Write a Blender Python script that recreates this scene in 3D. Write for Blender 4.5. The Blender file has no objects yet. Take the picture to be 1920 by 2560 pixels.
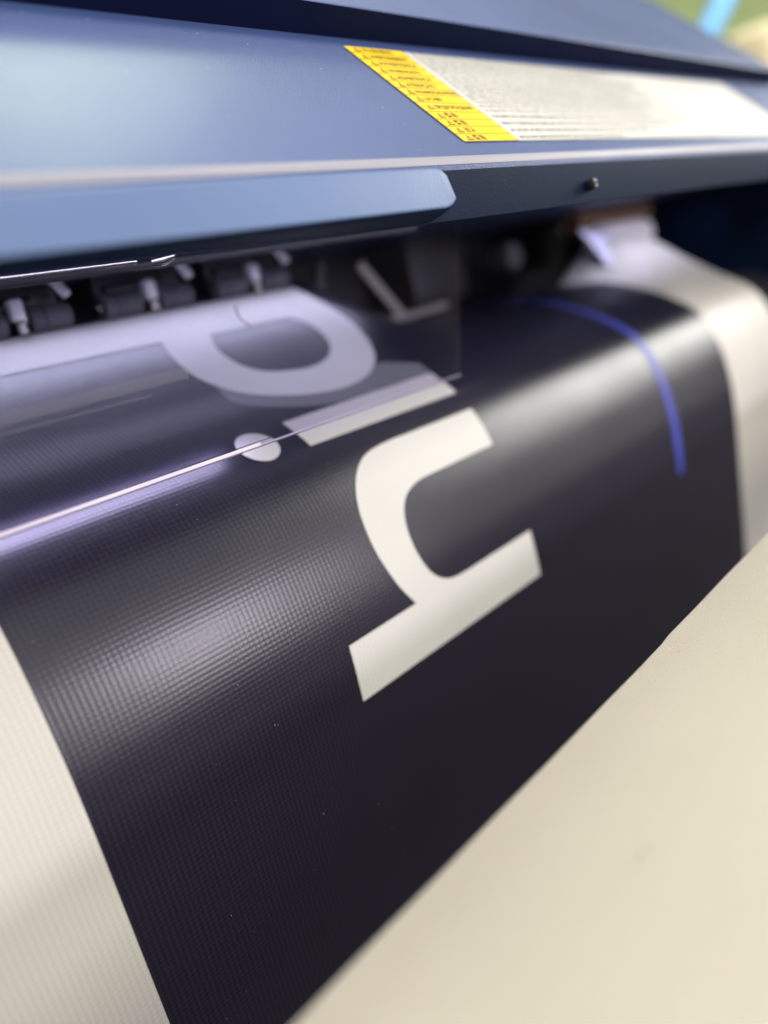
import bpy, bmesh, math, random
from mathutils import Vector, Matrix
from mathutils.geometry import tessellate_polygon
random.seed(7)
S = 0.30            # one layout unit is 30 cm
H = 1.25            # height of the lens above the shop floor
sc = bpy.context.scene
COL = sc.collection

def W(x, y, z): return Vector((x*S, y*S, z*S + H))

# ---------------------------------------------------------------- materials
def nodes(name):
    m = bpy.data.materials.new(name); m.use_nodes = True
    nt = m.node_tree; return m, nt, nt.nodes['Principled BSDF']

def mth(nt, op, a, b=None, c=None):
    n = nt.nodes.new('ShaderNodeMath'); n.operation = op
    for i, v in enumerate((a, b, c)):
        if v is None: continue
        if isinstance(v, (int, float)): n.inputs[i].default_value = v
        else: nt.links.new(v, n.inputs[i])
    return n.outputs[0]

def noise(nt, scale, detail=3, coord='Object', rough=.5, stretch=None):
    tc = nt.nodes.new('ShaderNodeTexCoord'); n = nt.nodes.new('ShaderNodeTexNoise')
    n.inputs['Scale'].default_value = scale; n.inputs['Detail'].default_value = detail
    n.inputs['Roughness'].default_value = rough
    src = tc.outputs[coord]
    if stretch:
        mp = nt.nodes.new('ShaderNodeMapping'); mp.inputs['Scale'].default_value = stretch
        nt.links.new(src, mp.inputs['Vector']); src = mp.outputs[0]
    nt.links.new(src, n.inputs['Vector']); return n.outputs['Fac']

def ramp(nt, fac, stops):
    r = nt.nodes.new('ShaderNodeValToRGB'); e = r.color_ramp.elements
    while len(e) < len(stops): e.new(.5)
    for i, (p, c) in enumerate(stops): e[i].position = p; e[i].color = (*c, 1)
    nt.links.new(fac, r.inputs[0]); return r.outputs[0]

def bump(nt, h, strength, dist, bs, prev=None):
    b = nt.nodes.new('ShaderNodeBump'); b.inputs['Strength'].default_value = strength
    b.inputs['Distance'].default_value = dist
    nt.links.new(h, b.inputs['Height'])
    if prev: nt.links.new(prev, b.inputs['Normal'])
    nt.links.new(b.outputs[0], bs.inputs['Normal']); return b.outputs[0]

def paint(name, col, rough=.45, metal=0, grain=900, gs=.25, gd=.0004, vary=.12, spec=.5, coat=0):
    m, nt, b = nodes(name)
    f = noise(nt, 6, 3)
    c0 = tuple(c*(1-vary) for c in col); c1 = tuple(min(1, c*(1+vary)) for c in col)
    nt.links.new(ramp(nt, f, [(.3, c0), (.7, c1)]), b.inputs['Base Color'])
    b.inputs['Metallic'].default_value = metal
    b.inputs['Specular IOR Level'].default_value = spec
    b.inputs['Coat Weight'].default_value = coat; b.inputs['Coat Roughness'].default_value = .22
    r = mth(nt, 'MULTIPLY_ADD', noise(nt, 25, 4), .16, rough-.08)
    nt.links.new(r, b.inputs['Roughness'])
    if gs: bump(nt, noise(nt, grain, 2), gs, gd, b)
    return m

def vinyl(name, col, rough, spec, strength, tint=None, ribs=1.0, pu=.00255, pv=.00235, coarse=.16, cmod=.035):
    """PVC banner cloth: the scrim weave shows through as a fine grid"""
    m, nt, b = nodes(name)
    uv = nt.nodes.new('ShaderNodeUVMap'); uv.uv_map = 'UVMap'
    sep = nt.nodes.new('ShaderNodeSeparateXYZ'); nt.links.new(uv.outputs[0], sep.inputs[0])
    wob = noise(nt, 30, 2, coord='UV')
    u = mth(nt, 'MULTIPLY_ADD', wob, .0008, sep.outputs[0])
    v = mth(nt, 'MULTIPLY_ADD', wob, -.0007, sep.outputs[1])
    su = mth(nt, 'SINE', mth(nt, 'MULTIPLY', u, 2*math.pi/pu))
    sv = mth(nt, 'SINE', mth(nt, 'MULTIPLY', v, 2*math.pi/pv))
    # warp threads break over weft threads
    sh = mth(nt, 'SINE', mth(nt, 'MULTIPLY', v, math.pi/pv))
    prod = mth(nt, 'MULTIPLY', su, sv)
    h = mth(nt, 'ADD', mth(nt, 'MULTIPLY', su, .60), mth(nt, 'MULTIPLY', sv, .42*ribs))
    h = mth(nt, 'ADD', h, mth(nt, 'MULTIPLY', prod, .14))
    # thread tension differs from place to place
    amp = mth(nt, 'MULTIPLY_ADD', noise(nt, 6, 2), .9, .15)
    h = mth(nt, 'MULTIPLY', h, amp)
    g = noise(nt, 1500, 2)
    h = mth(nt, 'MULTIPLY_ADD', g, coarse*4, h)
    bump(nt, h, strength, .00022, b)
    c0 = tuple(c*.88 for c in col); c1 = tuple(min(1, c*1.1) for c in col)
    c = ramp(nt, noise(nt, 5, 3), [(.3, c0), (.7, c1)])
    mixn = nt.nodes.new('ShaderNodeMix'); mixn.data_type = 'RGBA'; mixn.blend_type = 'MULTIPLY'
    sh2 = mth(nt, 'ADD', mth(nt, 'MULTIPLY_ADD', sv, cmod*.55, 1-cmod), mth(nt, 'MULTIPLY', su, cmod*.75))
    sh2 = mth(nt, 'MULTIPLY', sh2, mth(nt, 'MULTIPLY_ADD', noise(nt, 900, 2), cmod*1.2, 1-cmod*.6))
    nt.links.new(c, mixn.inputs[6]); mixn.inputs[0].default_value = 1
    cc = nt.nodes.new('ShaderNodeCombineColor')
    for i in range(3): nt.links.new(sh2, cc.inputs[i])
    nt.links.new(cc.outputs[0], mixn.inputs[7]); nt.links.new(mixn.outputs[2], b.inputs['Base Color'])
    r = mth(nt, 'MULTIPLY_ADD', noise(nt, 14, 4), .14, rough-.07)
    nt.links.new(r, b.inputs['Roughness'])
    b.inputs['Specular IOR Level'].default_value = spec
    return m

M = {}
M['blue'] = paint('blue_powder_coat', (.050, .084, .225), .44, grain=1500, gs=.45, gd=.0007, coat=.4, spec=.55)
M['navy'] = paint('navy_powder_coat', (.002, .009, .030), .50, grain=1100, gs=.25, gd=.0005, spec=.10)
M['hood_shade'] = paint('painted_hood_shade', (.004, .007, .028), .6, grain=1100, gs=.2, gd=.0005, spec=.04)
M['plate'] = paint('pale_blue_coat', (.095, .150, .29), .44, grain=1000, gs=.22, gd=.0005, spec=.5)
M['black'] = paint('black_plastic', (.028, .028, .034), .38, grain=400, gs=.15)
M['darkgrey'] = paint('dark_grey_metal', (.06, .06, .068), .45, grain=300, gs=.12)
M['greymetal'] = paint('grey_bracket_metal', (.42, .41, .38), .38, metal=.3, grain=300, gs=.1)
M['silver'] = paint('polished_steel', (.75, .73, .70), .16, metal=1, grain=200, gs=.05)
M['lever'] = paint('clear_white_plastic', (.70, .70, .74), .30, gs=.05)
M['scuff'] = paint('grey_scuff', (.40, .36, .27), .6, gs=0)
M['highlight'] = paint('painted_lip_highlight', (.29, .285, .32), .5, gs=.2, spec=.35)
M['screw'] = paint('black_oxide_screw', (.02, .02, .022), .3, metal=.6, gs=.05)
M['rubber'] = paint('grey_rubber', (.085, .085, .10), .6, gs=.2)
M['platen'] = paint('platen_metal', (.03, .03, .035), .4, gs=.1)
M['ink'] = vinyl('black_printed_vinyl', (.0180, .0150, .0310), .33, .75, .23, cmod=.28)
M['vinyl'] = vinyl('bare_white_vinyl', (.65, .625, .565), .42, .40, .26, cmod=.05)
M['white_ink'] = vinyl('white_unprinted_letter', (.68, .67, .625), .45, .35, .24, cmod=.06)
M['ghost_grey'] = vinyl('painted_ghost_grey', (.20, .205, .21), .45, .35, .2)  # grey of the acrylic's ghost reflection, put into the colour
M['blue_ink'] = vinyl('blue_printed_vinyl', (.060, .075, .42), .42, .5, .3, cmod=.08)
M['cream'] = paint('cream_laminate', (.540, .488, .395), .47, grain=1900, gs=.55, gd=.0007, vary=.035, spec=.4)
M['yellow'] = paint('yellow_label_film', (.92, .62, .006), .38, gs=.04, vary=.03)
M['labelwhite'] = paint('white_label_film', (.60, .585, .53), .45, gs=.04, vary=.02)
M['brown'] = paint('brown_label_print', (.09, .065, .012), .5, gs=0)
M['greyprint'] = paint('grey_label_print', (.04, .038, .035), .5, gs=0)
M['paper'] = paint('white_paper', (.68, .66, .66), .6, gs=.1)
M['litpaper'] = paint('lilac_lit_paper', (.62, .62, .80), .6, gs=.1)  # lilac lamp light put into the paper's colour
M['card'] = paint('brown_cardboard', (.17, .10, .06), .7, gs=.2)
M['green'] = paint('green_wall_paint', (.66, .80, .34), .8, gs=0, vary=.1)
M['bluepipe'] = paint('blue_pipe_paint', (.18, .50, .95), .5, gs=0)
M['tan'] = paint('tan_carton', (.92, .76, .46), .7, gs=0)

# smoky clear acrylic: thin sheet, so straight-through transmission + fresnel gloss
m, nt, b = nodes('smoky_acrylic'); nt.nodes.remove(b)
out = nt.nodes['Material Output']
tr = nt.nodes.new('ShaderNodeBsdfTransparent'); tr.inputs[0].default_value = (.84, .83, .90, 1)
gl = nt.nodes.new('ShaderNodeBsdfGlossy'); gl.inputs['Roughness'].default_value = .06
gl.inputs[0].default_value = (.9, .9, 1, 1)
fr = nt.nodes.new('ShaderNodeFresnel'); fr.inputs[0].default_value = 1.25
mx = nt.nodes.new('ShaderNodeMixShader')
sm = mth(nt, 'MULTIPLY_ADD', noise(nt, 12, 4, stretch=(.25, 1, 3)), .04, .03)
nt.links.new(mth(nt, 'MULTIPLY', fr.outputs[0], sm), mx.inputs[0])
nt.links.new(tr.outputs[0], mx.inputs[1]); nt.links.new(gl.outputs[0], mx.inputs[2])
nt.links.new(mx.outputs[0], out.inputs[0]); M['acrylic'] = m
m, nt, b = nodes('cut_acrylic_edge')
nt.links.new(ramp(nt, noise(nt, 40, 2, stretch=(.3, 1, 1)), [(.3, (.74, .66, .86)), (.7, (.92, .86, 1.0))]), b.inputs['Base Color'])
b.inputs['Roughness'].default_value = .3; M['edge'] = m  # pale lavender paints in the light caught by the cut edge

def sheer(name, col, alpha):
    m, nt, b = nodes(name); b.inputs['Base Color'].default_value = (*col, 1); b.inputs['Roughness'].default_value = .5
    b.inputs['Alpha'].default_value = alpha; return m
M['streak'] = sheer('reflection_streak', (.36, .35, .38), .16)
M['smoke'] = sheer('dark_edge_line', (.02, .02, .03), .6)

# ---------------------------------------------------------------- helpers
def link(name, bm, mat, parent=None, smooth=False):
    me = bpy.data.meshes.new(name)
    bmesh.ops.recalc_face_normals(bm, faces=bm.faces[:])
    bm.to_mesh(me); bm.free()
    for mm in (mat if isinstance(mat, (list, tuple)) else [mat]): me.materials.append(mm)
    if smooth:
        for p in me.polygons: p.use_smooth = True
    o = bpy.data.objects.new(name, me); COL.objects.link(o)
    if parent: o.parent = parent; o.matrix_parent_inverse = parent.matrix_world.inverted()
    return o

def empty(name, loc):
    o = bpy.data.objects.new(name, None); COL.objects.link(o); o.location = loc
    o.empty_display_size = .05
    o.matrix_world = Matrix.Translation(loc)
    return o

def tag(o, label, cat, group=None):
    o['label'] = label; o['category'] = cat
    if group: o['group'] = group

def fillet(pts, rad, n=7):
    """pts: closed polygon [(y,z)], rad: radius per corner (0 = sharp)"""
    out = []
    N = len(pts)
    for i, p in enumerate(pts):
        r = rad[i] if i < len(rad) else 0
        if not r: out.append(p); continue
        P = Vector(p); a = (Vector(pts[i-1])-P).normalized(); c = (Vector(pts[(i+1) % N])-P).normalized()
        ang = a.angle(c); d = r/math.tan(ang/2); ctr = P + (a+c).normalized()*(r/math.sin(ang/2))
        s = P+a*d-ctr; e = P+c*d-ctr
        th = s.angle_signed(e) if hasattr(s, 'angle_signed') else 0
        a0 = math.atan2(s.y, s.x); a1 = math.atan2(e.y, e.x); da = (a1-a0+math.pi) % (2*math.pi)-math.pi
        for k in range(n+1):
            t = a0+da*k/n; out.append((ctr.x+r*math.cos(t), ctr.y+r*math.sin(t)))
    return out

def prism(name, pts, x0, x1, mat, parent, smooth_ang=35, xs=None, bev=0):
    bm = bmesh.new(); xs = xs or [x0, x1]
    rings = [[bm.verts.new(W(x, y, z)) for (y, z) in pts] for x in xs]
    N = len(pts)
    for r0, r1 in zip(rings, rings[1:]):
        for i in range(N): bm.faces.new((r0[i], r0[(i+1) % N], r1[(i+1) % N], r1[i]))
    bm.faces.new(rings[0]); bm.faces.new(rings[-1][::-1])
    if bev:
        ed = [e for e in bm.edges if len(e.link_faces) == 2 and e.calc_face_angle(0) > .7]
        bmesh.ops.bevel(bm, geom=ed, offset=bev*S, segments=3, affect='EDGES', profile=.5)
    o = link(name, bm, mat, parent)
    for p in o.data.polygons: p.use_smooth = True
    o.data.set_sharp_from_angle(angle=math.radians(smooth_ang))
    return o

def box(name, c, size, mat, parent, bev=.003, rot=(0, 0, 0)):
    bm = bmesh.new(); bmesh.ops.create_cube(bm, size=1)
    R = Matrix.Rotation(rot[2], 4, 'Z') @ Matrix.Rotation(rot[1], 4, 'Y') @ Matrix.Rotation(rot[0], 4, 'X')
    for v in bm.verts: v.co = Vector((v.co.x*size[0]*S, v.co.y*size[1]*S, v.co.z*size[2]*S))
    if bev: bmesh.ops.bevel(bm, geom=bm.edges[:], offset=bev*S, segments=3, affect='EDGES', profile=.5)
    bm.transform(Matrix.Translation(W(*c)) @ R)
    o = link(name, bm, mat, parent)
    for p in o.data.polygons: p.use_smooth = True
    o.data.set_sharp_from_angle(angle=math.radians(35))
    return o

def lathe(name, a, b, prof, mat, parent, seg=32):
    """solid of revolution from a to b (layout units); prof = [(t, r)]"""
    A = W(*a); B = W(*b); ax = (B-A); L = ax.length; ax.normalize()
    u = ax.orthogonal().normalized(); v = ax.cross(u)
    bm = bmesh.new(); rings = []
    for t, r in prof:
        c = A+ax*(L*t)
        rings.append([bm.verts.new(c+(u*math.cos(q)+v*math.sin(q))*r*S) for q in [2*math.pi*k/seg for k in range(seg)]])
    for r0, r1 in zip(rings, rings[1:]):
        for i in range(seg): bm.faces.new((r0[i], r0[(i+1) % seg], r1[(i+1) % seg], r1[i]))
    bm.faces.new(rings[0]); bm.faces.new(rings[-1])
    o = link(name, bm, mat, parent)
    for p in o.data.polygons: p.use_smooth = True
    o.data.set_sharp_from_angle(angle=math.radians(40))
    return o

# ---------------------------------------------------------------- banner surface
PA = [(.87,-1.9),(.87,-.62),(.872,-.54),(.878,-.47),(.893,-.395),(.912,-.335),(.935,-.285),(.965,-.243),(1.005,-.207),(1.10,-.153),(1.20,-.10),(1.446,.06),(1.7,.20)]
PB = [(.87,-1.9),(.87,-.62),(.872,-.54),(.878,-.47),(.893,-.395),(.912,-.335),(.935,-.285),(.965,-.243),(1.005,-.212),(1.10,-.160),(1.25,-.108),(1.50,-.088),(1.78,-.105)]
SS = [0.]
for p, q in zip(PA, PA[1:]): SS.append(SS[-1]+math.hypot(p[0]-q[0], p[1]-q[1]))
SS = [s-SS[1] for s in SS]
def crom(P, s):
    n = len(P); i = 0
    while i < n-2 and s > SS[i+1]: i += 1
    def tang(k):
        if k == 0: return ((P[1][0]-P[0][0])/(SS[1]-SS[0]), (P[1][1]-P[0][1])/(SS[1]-SS[0]))
        if k == n-1: return ((P[-1][0]-P[-2][0])/(SS[-1]-SS[-2]), (P[-1][1]-P[-2][1])/(SS[-1]-SS[-2]))
        if k == 1: return (0., 1.)
        d = SS[k+1]-SS[k-1]; return ((P[k+1][0]-P[k-1][0])/d, (P[k+1][1]-P[k-1][1])/d)
    h = SS[i+1]-SS[i]; t = (s-SS[i])/h; m0 = tang(i); m1 = tang(i+1)
    h00 = 2*t**3-3*t*t+1; h10 = t**3-2*t*t+t; h01 = -2*t**3+3*t*t; h11 = t**3-t*t
    return tuple(h00*P[i][k]+h10*h*m0[k]+h01*P[i+1][k]+h11*h*m1[k] for k in (0, 1))
def sstep(a, b, x): t = min(1, max(0, (x-a)/(b-a))); return t*t*(3-2*t)
def surf(x, s, off=0):
    w = sstep(1.15, 1.55, x)
    def yz(s_):
        a = crom(PA, s_); b_ = crom(PB, s_)
        y = a[0]*(1-w)+b_[0]*w; z = a[1]*(1-w)+b_[1]*w
        z += .125*sstep(2.33, 2.62, x)*sstep(.52, .85, s_) - .22*sstep(2.1, 2.4, x)*sstep(.90, 1.22, s_)
        # faint waviness of a hanging sheet
        y += .0035*math.sin(x*2.3+s_*1.1)*sstep(.2, -.5, s_)
        return y, z
    y, z = yz(s)
    if off:
        a = yz(s-.002); b_ = yz(s+.002); ty, tz = b_[0]-a[0], b_[1]-a[1]; l = math.hypot(ty, tz)
        y += -tz/l*off; z += ty/l*off
    return W(x, y, z)

def sheet(name, xs, ss, mats, matf, parent):
    bm = bmesh.new(); uvl = bm.loops.layers.uv.new('UVMap'); uvd = {}
    g = []
    for x in xs:
        row = []
        for s in ss:
            v = bm.verts.new(surf(x, s)); uvd[v] = (x*S, s*S); row.append(v)
        g.append(row)
    for i in range(len(xs)-1):
        for j in range(len(ss)-1):
            f = bm.faces.new((g[i][j], g[i+1][j], g[i+1][j+1], g[i][j+1])); f.smooth = True
            f.material_index = matf((xs[i]+xs[i+1])/2)
            for l in f.loops: l[uvl].uv = uvd[l.vert]
    me = bpy.data.meshes.new(name); bm.to_mesh(me); bm.free()
    for mm in mats: me.materials.append(mm)
    o = bpy.data.objects.new(name, me); COL.objects.link(o); o.parent = parent
    if parent: o.matrix_parent_inverse = parent.matrix_world.inverted()
    return o

def frange(a, b, st):
    n = max(1, round((b-a)/st)); return [a+(b-a)*i/n for i in range(n+1)]

banner = None
xs = frange(-.7, .176, .06)[:-1]+frange(.176, 2.31, .03)[:-1]+frange(2.31, 2.8, .04)
ss = frange(-1.28, -.1, .05)[:-1]+frange(-.1, .7, .0075)[:-1]+frange(.7, 1.25, .02)
banner = sheet('printed_banner', xs, ss, [M['ink'], M['vinyl']], lambda x: 0 if .176 < x < 2.31 else 1, None)
tag(banner, 'black banner with white letters and bare white margins curving down out of the blue printer', 'banner')

def spl(pts, n=6):
    """smooth open run through pts"""
    out = []
    for i in range(len(pts)-1):
        p0 = pts[max(i-1, 0)]; p1 = pts[i]; p2 = pts[i+1]; p3 = pts[min(i+2, len(pts)-1)]
        for k in range(n):
            t = k/n
            out.append(tuple(.5*((2*p1[c])+(-p0[c]+p2[c])*t+(2*p0[c]-5*p1[c]+4*p2[c]-p3[c])*t*t+(-p0[c]+3*p1[c]-3*p2[c]+p3[c])*t**3) for c in (0, 1)))
    out.append(pts[-1]); return out

def printed(name, loops, mat, off, label=None):
    bm = bmesh.new(); es = []
    for lp in loops:
        vs = [bm.verts.new((x, s, 0)) for x, s in lp]
        es += [bm.edges.new((vs[i], vs[(i+1) % len(vs)])) for i in range(len(vs))]
    bmesh.ops.triangle_fill(bm, edges=es, use_beauty=True, normal=(0, 0, 1))
    s0 = min(v.co.y for v in bm.verts); s1 = max(v.co.y for v in bm.verts)
    for s in frange(s0, s1, .0075)[1:-1]:
        bmesh.ops.bisect_plane(bm, geom=bm.verts[:]+bm.edges[:]+bm.faces[:], plane_co=(0, s, 0), plane_no=(0, 1, 0), dist=1e-6)
    x0 = min(v.co.x for v in bm.verts); x1 = max(v.co.x for v in bm.verts)
    for x in frange(x0, x1, .05)[1:-1]:
        bmesh.ops.bisect_plane(bm, geom=bm.verts[:]+bm.edges[:]+bm.faces[:], plane_co=(x, 0, 0), plane_no=(1, 0, 0), dist=1e-6)
    uvl = bm.loops.layers.uv.new('UVMap')
    for f in bm.faces:
        f.smooth = True
        for l in f.loops: l[uvl].uv = (l.vert.co.x*S, l.vert.co.y*S)
        if f.normal.z < 0: f.normal_flip()
    for v in bm.verts: v.co = surf(v.co.x, v.co.y, off)
    me = bpy.data.meshes.new(name); bm.to_mesh(me); bm.free(); me.materials.append(mat)
    o = bpy.data.objects.new(name, me); COL.objects.link(o); o.parent = banner
    if label: o['label'] = label
    return o

# the letter n
n_out = [(.630,-.016),(.630,.090)] + spl([(.797,.090),(.765,.145),(.744,.22),(.748,.29),(.775,.342),(.82,.374),(.88,.383),(.94,.383)]) \
    + [(1.139,.381),(1.137,.293)] + spl([(.95,.293),(.895,.290),(.853,.270),(.832,.228),(.834,.172),(.856,.123),(.897,.096),(.955,.091)]) + [(1.163,.091),(1.172,-.016)]
printed('printed_letter', [n_out], M['white_ink'], .0010, 'white letter n lying on its side')
# the letter i: bar and dot
bar = [(.738,.432),(.739,.513),(1.150,.513),(1.140,.429)]
printed('printed_letter', [bar], M['white_ink'], .0010, 'white stem of a letter i')
dot = [(.655+.0365*math.cos(t), .474+.0415*math.sin(t)) for t in [2*math.pi*k/40 for k in range(40)]]
printed('printed_dot', [dot], M['white_ink'], .0010, 'white round dot of the letter i')
d_out = [(.20,.985),(.20,.868)] + spl([(.714,.866),(.700,.80),(.706,.715),(.748,.640),(.815,.588),(.90,.560),(.985,.563),(1.065,.603),(1.13,.675),(1.165,.77),(1.17,.86),(1.16,.93)]) + [(1.153,.985)]
d_in = spl([(.822,.856),(.800,.80),(.806,.735),(.832,.695),(.873,.674),(.935,.662),(1.00,.680),(1.046,.727),(1.062,.785),(1.054,.83),(1.030,.856)])
printed('printed_letter', [d_out, d_in], M['white_ink'], .0010, 'white letter d still under the clear cover')
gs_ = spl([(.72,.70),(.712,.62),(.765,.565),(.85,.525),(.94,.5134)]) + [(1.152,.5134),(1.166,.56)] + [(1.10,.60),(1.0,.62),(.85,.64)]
printed('painted_ghost', [gs_], M['ghost_grey'], .0005, 'grey ghost reflection painted between the letters d and i')  # reflection in the acrylic, painted as a flat grey shape
st = [(1.885,-.045)]
bl = [(1.868,.0)] + [(1.868,1.05),(1.908,1.05),(1.908,.0)] + [(1.888+.020*math.cos(t), -.020*math.sin(t)) for t in [math.pi*k/10 for k in range(1, 10)]]
printed('printed_stripe', [bl], M['blue_ink'], .0010, 'narrow blue printed stripe')

def specks(name, pts, parent, place):
    bm = bmesh.new()
    for (u, v, r_) in pts:
        c = place(u, v); bmesh.ops.create_icosphere(bm, subdivisions=1, radius=r_, matrix=Matrix.Translation(c))
    o = link(name, bm, M['dust'], parent); o['kind'] = 'stuff'; return o
M['dust'] = paint('pale_dust', (.6, .6, .58), .7, gs=0)
rd = random.Random(11)
specks('dust_specks', [(rd.uniform(.2, 1.6), rd.uniform(-.35, .42), rd.choice((.00010, .00013, .00018))) for _ in range(60)], banner, lambda x, s: surf(x, s, .001))

# ---------------------------------------------------------------- printer
prn = empty('wide_format_printer', Vector((1.2*S, 1.4*S, 0)))
tag(prn, 'dark blue wide format printer with yellow and white warning label on its sloping cover', 'printer')
XL, XR = -.9, 3.35
cov = fillet([(.692,.084),(.684,.1625),(.975,.4435),(2.0,.4435),(2.0,.16),(.712,.16),(.704,.084)], [.002,.020,0,0,0,0,.002])
prism('cover_panel', cov, XL, XR, M['blue'], prn)
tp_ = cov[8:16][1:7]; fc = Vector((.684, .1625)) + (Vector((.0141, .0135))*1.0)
mid = Vector((sum(p[0] for p in cov[8:16])/8, sum(p[1] for p in cov[8:16])/8))
prism('lip_highlight', [(p[0]-.0010, p[1]-.0002) for p in tp_]+[(p[0]+.0006, p[1]+.0002) for p in tp_[::-1]], XL, XR-.01, M['highlight'], prn)  # pale strip paints the highlight along the cover's bend
# navy front flange hung a little proud of the cover's own front
prism('front_flange', fillet([(.6843,.148),(.6905,.0825),(.6935,.0825),(.6880,.148)], [0,.001,.001,0]), XL, XR-.02, M['navy'], prn)
hood = fillet([(.950,.4165),(.915,.4490),(1.36,.850),(2.0,.850),(2.0,.440),(.975,.440)], [.002,.014,.02])
hd = prism('hood_top', hood, XL, 3.02, M['blue'], prn, bev=0)
prism('hood_shade_strip', fillet([(.9470,.4160),(.9125,.4480),(.9160,.4475),(.9495,.4185)], []), XL, 3.0, M['hood_shade'], prn)  # near-black strip paints shade onto the hood's down-facing front
# pale plate on the flange
pl = fillet([(.6600,.1470),(.6500,.0955),(.6580,.0900),(.6850,.0835),(.6850,.1490)], [.004,.0045,.002,0,0])
bm = bmesh.new(); ringsx = [(-.9, 0), (.800, 0), (.812, .003), (.820, .009)]
zc = .118; rr = []
for x, ins in ringsx:
    rr.append([bm.verts.new(W(x, y, z+(ins if z < zc else -ins))) for y, z in pl])
for a, c in zip(rr, rr[1:]):
    for i in range(len(pl)): bm.faces.new((a[i], a[(i+1) % len(pl)], c[(i+1) % len(pl)], c[i]))
bm.faces.new(rr[0]); bm.faces.new(rr[-1])
o = link('front_plate', bm, [M['plate'], M['navy']], prn)
for p in o.data.polygons:
    p.use_smooth = True
    if p.normal.z < -.6: p.material_index = 1  # navy on downward faces paints in the underside's shade
o.data.set_sharp_from_angle(angle=math.radians(30))

def screw(x, z, r):
    sh = lathe('cover_screw', (x, .690, z), (x+.003, .672, z+.003), [(0,r*.9),(.2,r*1.1),(.75,r*1.1),(1,r*.8)], M['screw'], prn, 24)
    lathe('screw_recess', (x+.003, .6718, z+.003), (x+.004, .6702, z+.0035), [(0,r*.4),(1,r*.34)], M['silver'], sh, 6)
screw(1.232, .109, .0085); screw(2.20, .108, .008)

# interior
box('back_wall', (2.0, 1.98, -.1), (6.4, .03, .9), M['black'], prn)
prism('platen', fillet([(.905,-1.75),(.905,-.50),(.925,-.40),(.97,-.30),(1.03,-.245),(1.12,-.20),(1.95,-.20),(1.95,-1.75)], [0,.02,.03,.03,.03,.02]), XL, XR, M['platen'], prn)
box('end_housing', (3.33, 1.35, -.42), (.28, 1.15, 1.15), M['navy'], prn, bev=.02)
box('end_housing', (-1.0, 1.35, -.42), (.28, 1.15, 1.15), M['navy'], prn, bev=.02)
rail = lathe('guide_rail', (-.9, 1.0, .121), (.52, 1.0, .121), [(0,.0055),(1,.0055)], M['silver'], prn, 24)
lathe('guide_rail', (.2, 1.12, .130), (1.25, 1.12, .130), [(0,.009),(1,.009)], M['darkgrey'], prn, 24)
lathe('rail_knob', (.545, 1.0, .118), (.575, .985, .121), [(0,.008),(.5,.011),(1,.006)], M['silver'], prn, 20)

# pinch roller clamps in a row above the banner
def clamp(x):
    y0, z0 = 1.47, .097
    h = box('pinch_clamp', (x, y0+.07, z0+.045), (.20, .10, .085), M['black'], prn, bev=.008)
    box('clamp_cap', (x-.02, y0+.018, z0+.040), (.13, .05, .014), M['darkgrey'], h, bev=.004, rot=(math.radians(30), 0, 0))
    for a, b_ in ((x-.105, x-.018), (x+.022, x+.105)):
        ro = lathe('pinch_roller', (a, y0, z0), (b_, y0, z0), [(0,.018),(.05,.026),(.30,.026),(.33,.023),(.36,.026),(.95,.026),(1,.018)], M['rubber'], h, 28)
        lathe('roller_axle', (a-.006, y0, z0), (a+.0005, y0, z0), [(0,.007),(1,.007)], M['silver'], h, 14)
    box('roller_yoke', (x+.002, y0-.014, z0+.020), (.026, .034, .040), M['lever'], h, bev=.006)
    box('yoke_spring', (x+.002, y0-.022, z0-.014), (.014, .016, .022), M['greymetal'], h, bev=.003)
    box('release_lever', (x+.090, y0-.024, z0+.052), (.020, .016, .050), M['lever'], h, bev=.006, rot=(math.radians(-10), math.radians(-28), 0))
for x in (.22, .49, .765, 1.035): clamp(x)
# bent grey bracket behind the rollers
def bar3(name, a, b_, w_, t_, mat, parent):
    A = W(*a); B_ = W(*b_); ax = (B_-A); L = ax.length; zz = ax.normalized(); yy = Vector((0, 1, 0)); xx = yy.cross(zz).normalized(); yy = zz.cross(xx)
    bm = bmesh.new(); bmesh.ops.create_cube(bm, size=1)
    for v in bm.verts: v.co = Vector((v.co.x*w_*S, v.co.y*t_*S, v.co.z*L))
    bmesh.ops.bevel(bm, geom=bm.edges[:], offset=.003*S, segments=2, affect='EDGES', profile=.5)
    bm.transform(Matrix.Translation((A+B_)/2) @ Matrix((xx, yy, zz)).transposed().to_4x4())
    return link(name, bm, mat, parent)
br = bar3('guide_bracket', (1.425, 1.5, .100), (1.560, 1.5, -.068), .030, .012, M['greymetal'], prn)
bar3('bracket_foot', (1.33, 1.5, -.070), (1.75, 1.5, -.062), .020, .03, M['greymetal'], br)
bar3('bracket_arm', (1.36, 1.58, .13), (1.30, 1.58, -.02), .03, .02, M['darkgrey'], br)
box('carriage_box', (1.02, 1.78, .135), (.10, .10, .05), M['lever'], prn, bev=.01)
box('carriage_box', (1.36, 1.85, .12), (.22, .20, .22), M['black'], prn, bev=.01)
box('carriage_box', (2.05, 1.85, .10), (.30, .20, .30), M['black'], prn, bev=.01)
lathe('drive_wheel', (2.30, 1.72, .045), (2.30, 1.60, .045), [(0,.055),(.8,.055),(1,.045)], M['darkgrey'], prn)
lathe('drive_wheel', (2.95, 1.72, .10), (2.95, 1.60, .10), [(0,.06),(.8,.06),(1,.05)], M['darkgrey'], prn)
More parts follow.
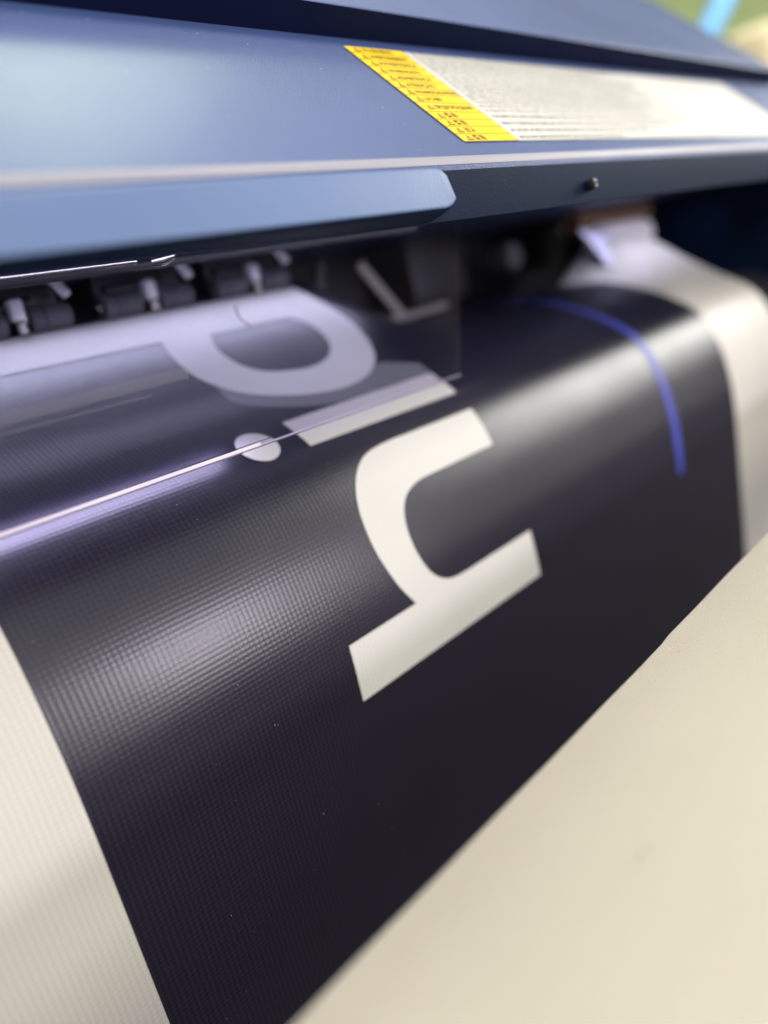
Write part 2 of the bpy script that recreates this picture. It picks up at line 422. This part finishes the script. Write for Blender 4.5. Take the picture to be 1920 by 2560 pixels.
# little wire shape added for a sheen above the letter
pts = [(.80, 1.20, .045), (.80, 1.20, .025), (.806, 1.198, .012), (.815, 1.196, .004), (.820, 1.195, .0)]
cu = bpy.data.curves.new('sheen_mark', 'CURVE'); cu.dimensions = '3D'; sp = cu.splines.new('POLY'); sp.points.add(len(pts)-1)
for i, p in enumerate(pts): sp.points[i].co = (*W(*p), 1)
cu.bevel_depth = .0018*S; cu.bevel_resolution = 4
tmp = bpy.data.objects.new('t', cu); COL.objects.link(tmp)
dg = bpy.context.evaluated_depsgraph_get(); dg.update()
me = bpy.data.meshes.new_from_object(tmp.evaluated_get(dg)); bpy.data.objects.remove(tmp)
me.materials.clear(); me.materials.append(M['greymetal']); me.name = 'sheen_mark'
o = bpy.data.objects.new('sheen_mark', me); COL.objects.link(o); o.parent = prn; o.matrix_parent_inverse = prn.matrix_world.inverted()

# clear acrylic dust cover
top = Vector((.872, .140)); bot = Vector((.930, -.1775)); d = (bot-top).normalized(); nrm = Vector((d.y, -d.x))
if nrm.x > 0: nrm = -nrm
th = .0075
f0, f1 = top, bot; b0, b1 = top-nrm*th, bot-nrm*th
bm = bmesh.new()
def vv(x, p): return bm.verts.new(W(x, p.x, p.y))
AX0, AX1 = -.9, 1.10
q = [vv(AX0, f0), vv(AX1, f0), vv(AX1, f1), vv(AX0, f1)]; bm.faces.new(q)
q2 = [vv(AX0, b0), vv(AX1, b0), vv(AX1, b1), vv(AX0, b1)]; bm.faces.new(q2[::-1])
acr = link('acrylic_cover', bm, M['acrylic'], prn)
bm = bmesh.new(); e1 = bot-nrm*.0002+d*.0003; e2 = bot-nrm*(th-.0002)+d*.0003; e3 = e2+d*-.0012; e4 = e1+d*-.0012
r0 = [bm.verts.new(W(AX0, p.x, p.y)) for p in (e1, e2, e3, e4)]; r1 = [bm.verts.new(W(AX1, p.x, p.y)) for p in (e1, e2, e3, e4)]
for i in range(4): bm.faces.new((r0[i], r0[(i+1) % 4], r1[(i+1) % 4], r1[i]))
bm.faces.new(r0); bm.faces.new(r1); link('cut_edge', bm, M['edge'], acr)
def strip(name, a0, a1, mat, off=.0006, x1=AX1):
    bm = bmesh.new(); p0 = bot-d*a0+nrm*off; p1 = bot-d*a1+nrm*off
    bm.faces.new([vv_(bm, AX0, p0), vv_(bm, x1, p0), vv_(bm, x1, p1), vv_(bm, AX0, p1)]); link(name, bm, mat, acr)
def vv_(bm, x, p): return bm.verts.new(W(x, p.x, p.y))
strip('bevel_glint', -.0005, .0072, M['edge'], .0006, .60); strip('edge_dark_line', .0074, .0098, M['smoke'], .0006, .62); strip('edge_dark_line', -.0005, .0018, M['smoke'], .0007)  # pale bevel has caught light painted in; thin dark lines beside it
strip('reflection_streak', .130, .146, M['streak'], .0006, .50); strip('reflection_streak', .119, .122, M['streak'], .0006, .44)  # sheer grey strips stand in for reflections on the acrylic

# ---------------------------------------------------------------- warning label on the sloping cover
c0 = Vector((.684, .1625)); dr = (Vector((.975, .4435))-c0).normalized(); nn = Vector((-dr.y, dr.x))
def onp(x, v, off): p = c0+dr*v+nn*off; return W(x, p.x, p.y)     # v measured up the slope
V0, V1 = .041, .334
def rect(bm, x0, x1, v0, v1, off, r=None):
    return bm.faces.new([bm.verts.new(onp(x, v, off)) for x, v in ((x0, v0), (x1, v0), (x1, v1), (x0, v1))])
LX0, LXY, LX1 = .940, 1.081, 2.50
rc = .007
bm = bmesh.new()
def roundpoly(x0, x1, v0, v1, off, left, right):
    P = []
    for (cx, cv, a0, rnd) in ((x0, v0, 180, left), (x1, v0, 270, right), (x1, v1, 0, right), (x0, v1, 90, left)):
        if not rnd: P.append((cx, cv)); continue
        ox = cx+(rc if cx == x0 else -rc); ov = cv+(rc if cv == v0 else -rc)
        P += [(ox+rc*math.cos(math.radians(a0+t)), ov+rc*math.sin(math.radians(a0+t))) for t in range(0, 91, 15)]
    return bm.faces.new([bm.verts.new(onp(x, v, off)) for x, v in P])
roundpoly(LX0, 1.86, V0, V1, .0010, True, False)
wl = link('warning_label', bm, M['labelwhite'], prn)
bm = bmesh.new(); roundpoly(1.862, LX1, V0, V1, .0012, False, True)
link('warning_label', bm, M['labelwhite'], prn)
bm = bmesh.new(); roundpoly(LX0+.001, LXY, V0+.001, V1-.001, .0016, True, False)
link('yellow_band', bm, M['yellow'], wl)
rows = [1, 1, 1, 1.08, 1.03, .95, 1, 1, 1.25, 1, .95, .98, .98]; tot = sum(rows)
bnd = [V1]
for r in rows: bnd.append(bnd[-1]-(V1-V0)*r/tot)
bm = bmesh.new()
for v in bnd[1:-1]: rect(bm, LX0+.001, LXY, v-.0006, v+.0006, .0020)
rect(bm, LXY-.0006, LXY+.0006, V0+.001, V1-.001, .0021)
rect(bm, LX0+.005, LX1-.6, V0, V0+.0009, .0022); rect(bm, LX0, LX0+.0008, V0+.006, V1-.006, .0022)
link('row_rules', bm, M['brown'], wl)
words = ['WARNING', 'AVERTISSEMENT', 'AVVERTENZA', 'WARNUNG', 'ADVERTENCIA', 'ATENÇÃO', 'WAARSCHUWING', 'UYARI', 'ПРЕДУПРЕЖДЕНИЕ', '警告', '警告', '경고', '警告']
Xa = Vector((1, 0, 0)); Va = Vector((0, dr.x, dr.y)); Na = Vector((0, nn.x, nn.y))
B = Matrix((Xa, Va, Na)).transposed().to_4x4()
def text_mesh(body, size, x, v, off, name, mat, parent, sx=1):
    cu = bpy.data.curves.new(name, 'FONT'); cu.body = body; cu.size = size; cu.offset = size*.012
    t = bpy.data.objects.new(name, cu); COL.objects.link(t); dg = bpy.context.evaluated_depsgraph_get()
    me = bpy.data.meshes.new_from_object(t.evaluated_get(dg)); bpy.data.objects.remove(t)
    T = Matrix.Translation(onp(x, v, off)) @ B @ Matrix.Diagonal((sx, 1, 1, 1))
    me.transform(T); me.materials.clear(); me.materials.append(mat); me.name = name
    o = bpy.data.objects.new(name, me); COL.objects.link(o); o.parent = parent
    o.matrix_parent_inverse = parent.matrix_world.inverted(); return o
for i, w in enumerate(words):
    h = bnd[i]-bnd[i+1]; vc = bnd[i+1]+h*.5; cjk = i > 8
    text_mesh(w, (.0150 if not cjk else .0150)*S, LX0+.034, vc-(.0054 if not cjk else .0054), .0021, 'printed_word', M['brown'], wl, .66 if i == 8 else .84 if len(w) > 10 else 1)
    bm = bmesh.new(); cx = LX0+.022; a = .0082
    def tri(k, off): return [bm.verts.new(onp(cx+px*k, vc-.001+pv*k, off)) for px, pv in ((-1, -.75), (1, -.75), (0, .95))]
    o_ = tri(a, .0021); i_ = tri(a*.68, .0021)
    for k in range(3): bm.faces.new((o_[k], o_[(k+1) % 3], i_[(k+1) % 3], i_[k]))
    rect(bm, cx-.0006, cx+.0006, vc-.0035, vc+.002, .0021)
    link('warning_triangle', bm, M['brown'], wl)
specks('dust_specks', [(rd.uniform(.35, 2.2), rd.uniform(.02, .36), rd.choice((.00012, .00016, .00022))) for _ in range(70)], prn, lambda x, v: onp(x, v, .0005)).matrix_parent_inverse = prn.matrix_world.inverted()
# fine print, far too small to read: rows of uneven glyph marks
bm = bmesh.new(); rnd = random.Random(3)
for i in range(len(rows)):
    hi, lo = bnd[i], bnd[i+1]; n = 1 if i > 8 else 2
    for k in range(n):
        v = hi-(hi-lo)*(k+.5)/n; x = LXY+.016; end = LXY+rnd.choice((.35, .5, .62, .7, .74)) if (k == n-1) else LXY+.745
        gh = .0052 if n == 2 else .0068
        while x < end:
            wd = rnd.randint(2, 9)
            for _ in range(wd):
                gw = rnd.uniform(.0020, .0042)*(1.7 if n == 1 else 1)
                t = rnd.random()
                rect(bm, x, x+gw*.25, v-gh*.5, v+gh*.5, .0019)
                if t > .3: rect(bm, x+gw*.3, x+gw*.8, v-gh*.5, v-gh*.28, .0020)
                if t < .6: rect(bm, x+gw*.3, x+gw*.8, v+gh*.22, v+gh*.45, .0020)
                if t > .5: rect(bm, x+gw*.62, x+gw*.85, v-gh*.2, v+gh*.5, .0021)
                x += gw*1.15
            x += .0035
link('fine_print', bm, M['greyprint'], wl)

# ---------------------------------------------------------------- cream sheet in front
bm = bmesh.new(); tp = []
XC = frange(-.6, 3.6, .03)
edge = lambda x: .4385+.0004*math.sin(x*7)+(.0022 if x > .853 else 0)+.0003*math.sin(x*31)
prof = [(-1.3, 0), (-.4, 0), (.2, 0), (-.010, 0), (-.004, -.001), (-.001, -.004), (0, -.010), (0, -.05), (-.01, -.055), (-1.3, -.055)]
for x in XC:
    r = []
    for k, (dy, dz) in enumerate(prof):
        y = edge(x)+dy if k not in (0, 1, 2, 9) else (-1.3, -.4, .25, None, None, None, None, None, None, -1.3)[k]
        z = -.5345+dz + (0 if k not in (0, 1) else 0)
        r.append(bm.verts.new(W(x, y, z)))
    tp.append(r)
for a, c in zip(tp, tp[1:]):
    for i in range(len(prof)): bm.faces.new((a[i], a[(i+1) % len(prof)], c[(i+1) % len(prof)], c[i]))
bm.faces.new(tp[0]); bm.faces.new(tp[-1])
cr = link('table_top', bm, M['cream'], None)
for p in cr.data.polygons: p.use_smooth = True
cr.data.set_sharp_from_angle(angle=math.radians(35))
def scratch(p0, p1, w_):
    a = Vector(p0); b_ = Vector(p1); n_ = Vector((-(b_-a).y, (b_-a).x)).normalized()*w_; c = (a+b_)/2+n_*3
    bm = bmesh.new(); L_ = [a, c-n_, b_, c+n_]
    bm.faces.new([bm.verts.new(W(q.x, q.y, -.5342)) for q in L_]); o = link('hairline_scratch', bm, M['scuff'], cr); o.matrix_parent_inverse = Matrix()
scratch((.815, .415), (.835, .398), .0005); scratch((.452, .287), (.500, .284), .0012); scratch((.62, .33), (.628, .30), .0004); scratch((.36, .12), (.38, .135), .0006)
tag(cr, 'smooth cream board lying flat in front of the hanging black banner', 'board')

# ---------------------------------------------------------------- loose things at the far end of the banner
def papersheet(name, corners, mat, label, cat, bend=.03):
    bm = bmesh.new(); n = 12; g = []
    a, b_, c, d_ = [Vector(p) for p in corners]
    for i in range(n+1):
        row = []
        for j in range(n+1):
            u, v = i/n, j/n
            p = a*(1-u)*(1-v)+b_*u*(1-v)+c*u*v+d_*(1-u)*v
            p.z += bend*math.sin(math.pi*u)*math.sin(math.pi*v*.7)
            row.append(bm.verts.new(W(*p)))
        g.append(row)
    for i in range(n):
        for j in range(n): bm.faces.new((g[i][j], g[i+1][j], g[i+1][j+1], g[i][j+1])).smooth = True
    o = link(name, bm, mat, None, True); tag(o, label, cat); return o
papersheet('paper_sheet', [(2.44, 1.30, -.075), (2.86, 1.36, -.07), (2.80, 1.46, .03), (2.42, 1.40, .085)], M['litpaper'],
           'small paper corner with lilac light painted in, standing up behind the white banner margin', 'paper', .01)
rl = empty('paper_roll', W(3.0, 1.45, .02)); tag(rl, 'blurred white paper roll with brown core inside the right end of the printer', 'paper roll')
lathe('roll_body', (2.72, 1.52, .035), (3.10, 1.50, .035), [(0,.045),(.05,.062),(.95,.062),(1,.045)], M['paper'], rl)
lathe('cardboard_core', (2.64, 1.56, .12), (3.12, 1.50, .125), [(0,.045),(1,.045)], M['card'], rl)

# ---------------------------------------------------------------- blurred background beyond the hood
def plane(name, c, sx, sz, mat, ang=0):
    bm = bmesh.new()
    R = Matrix.Rotation(ang, 3, 'Z')
    vs = [bm.verts.new(Vector(c)+R @ Vector((x*sx/2, 0, z*sz/2))) for x, z in ((-1, -1), (1, -1), (1, 1), (-1, 1))]
    bm.faces.new(vs); return link(name, bm, mat, None)
wall = plane('far_wall', (5.6, 2.05, 2.4), 5, 4.6, M['green'], math.radians(-70)); wall['kind'] = 'structure'
bp_ = lathe('blue_pipe', (12.6, 4.2, 3.5), (11.68, 4.55, 2.40), [(0,.15),(1,.15)], M['bluepipe'], None)
tag(bp_, 'blurred bright blue slanting pipe in front of the green wall', 'pipe')
cb = empty('storage_carton', W(12.1, 3.9, 1.2)); tag(cb, 'blurred tan carton with a dark corner beyond the right end of the printer hood', 'carton')
box('carton_body', (12.15, 4.0, 1.85), (.85, .8, 1.15), M['tan'], cb, bev=.15)
box('carton_corner', (11.65, 4.25, 2.28), (.18, .18, .14), M['navy'], cb, bev=.04)

# ---------------------------------------------------------------- lights
w = bpy.data.worlds.new('World'); sc.world = w; w.use_nodes = True; nt = w.node_tree
bg = nt.nodes['Background']; tc = nt.nodes.new('ShaderNodeTexCoord'); sx = nt.nodes.new('ShaderNodeSeparateXYZ')
nt.links.new(tc.outputs['Generated'], sx.inputs[0])
z = mth(nt, 'MULTIPLY_ADD', sx.outputs[2], .5, .5)
cr_ = ramp(nt, z, [(0, (.03, .028, .03)), (.45, (.13, .115, .12)), (.58, (.28, .26, .27)), (.75, (.50, .52, .56)), (1, (.72, .74, .78))])
nt.links.new(cr_, bg.inputs[0]); bg.inputs[1].default_value = 1.0

def area(name, loc, target, sx_, sy_, power, col):
    l = bpy.data.lights.new(name, 'AREA'); l.shape = 'RECTANGLE'; l.size = sx_*S; l.size_y = sy_*S
    l.energy = power; l.color = col; o = bpy.data.objects.new(name, l); COL.objects.link(o)
    o.location = W(*loc); dv = W(*target)-o.location
    o.rotation_euler = dv.to_track_quat('-Z', 'Y').to_euler(); return o
area('ceiling_light', (2.6, -.9, 5.6), (.6, .5, -.2), 2.4, 1.6, 17, (1, .95, .86))
area('ceiling_light', (8.2, -2.1, 2.5), (1.5, .9, -.25), 4.4, 3.4, 40, (1, .985, .92))
area('window_light', (3.0, -5.6, .02), (.6, .9, -.45), 2.0, .8, 15, (.97, .89, 1))
area('front_fill', (-2.5, -4.8, 2.6), (.9, .7, -.5), 2.5, 2.5, 28, (1, .95, .85))  # soft fill added from the front left, source unseen
area('cover_sheen_light', (2.9, 2.9, 5.8), (.5, .8, .3), 2.6, 2.4, .42, (.80, 1, .70)).data.spread = math.radians(36)  # greenish light added to put a sheen patch on the cover
area('interior_light', (.50, 1.395, .165), (.50, 1.22, -.10), 1.9, .06, .52, (.77, .79, 1.0)).data.spread = math.radians(130)
area('interior_light', (.05, 1.038, -.108), (.05, 1.012, -.20), 1.15, .040, .060, (.66, .60, .98)).data.spread = math.radians(90)  # hidden strip light added for the purple band below the acrylic
area('interior_light', (2.6, 1.15, .13), (2.6, 1.35, -.1), 1.0, .05, .10, (.74, .74, 1.0)).data.spread = math.radians(120)  # weak lavender light added over the right banner margin
area('clamp_fill', (.75, .93, .110), (.75, 1.5, .08), 1.7, .02, .11, (.82, .83, 1.0))  # unseen fill added to brighten the clamps and rail
area('wall_fill', (11, 0, 6.5), (14, 5, 2.5), 3, 3, 14, (1, 1, .92)).data.spread = math.radians(80)  # unseen fill added to brighten the green wall

# ---------------------------------------------------------------- camera
cam = bpy.data.cameras.new('camera'); co = bpy.data.objects.new('camera', cam); COL.objects.link(co)
f = 1775.
Xv = Vector((1940, -960, f)).normalized(); Dv = Vector((1280, 5870, f)); Dv = (Dv-Xv*Dv.dot(Xv)).normalized(); Yv = Xv.cross(Dv)
# image axes (right, down, forward) expressed in the room's axes
R_ = Vector((Xv.x, Yv.x, -Dv.x)); D_ = Vector((Xv.y, Yv.y, -Dv.y)); F_ = Vector((Xv.z, Yv.z, -Dv.z))
co.matrix_world = Matrix.Translation((0, 0, H)) @ Matrix((R_, -D_, -F_)).transposed().to_4x4()
cam.sensor_fit = 'AUTO'; cam.sensor_width = 36; cam.lens = f/2560*36; cam.clip_start = .01; cam.clip_end = 200
cam.dof.use_dof = True; cam.dof.focus_distance = S*1.03; cam.dof.aperture_fstop = 2.35; cam.dof.aperture_blades = 0
sc.camera = co
sc.view_settings.view_transform = 'Standard'; sc.view_settings.look = 'None'; sc.view_settings.exposure = 0
sc.cycles.use_denoising = True
sc.cycles.transparent_max_bounces = 12
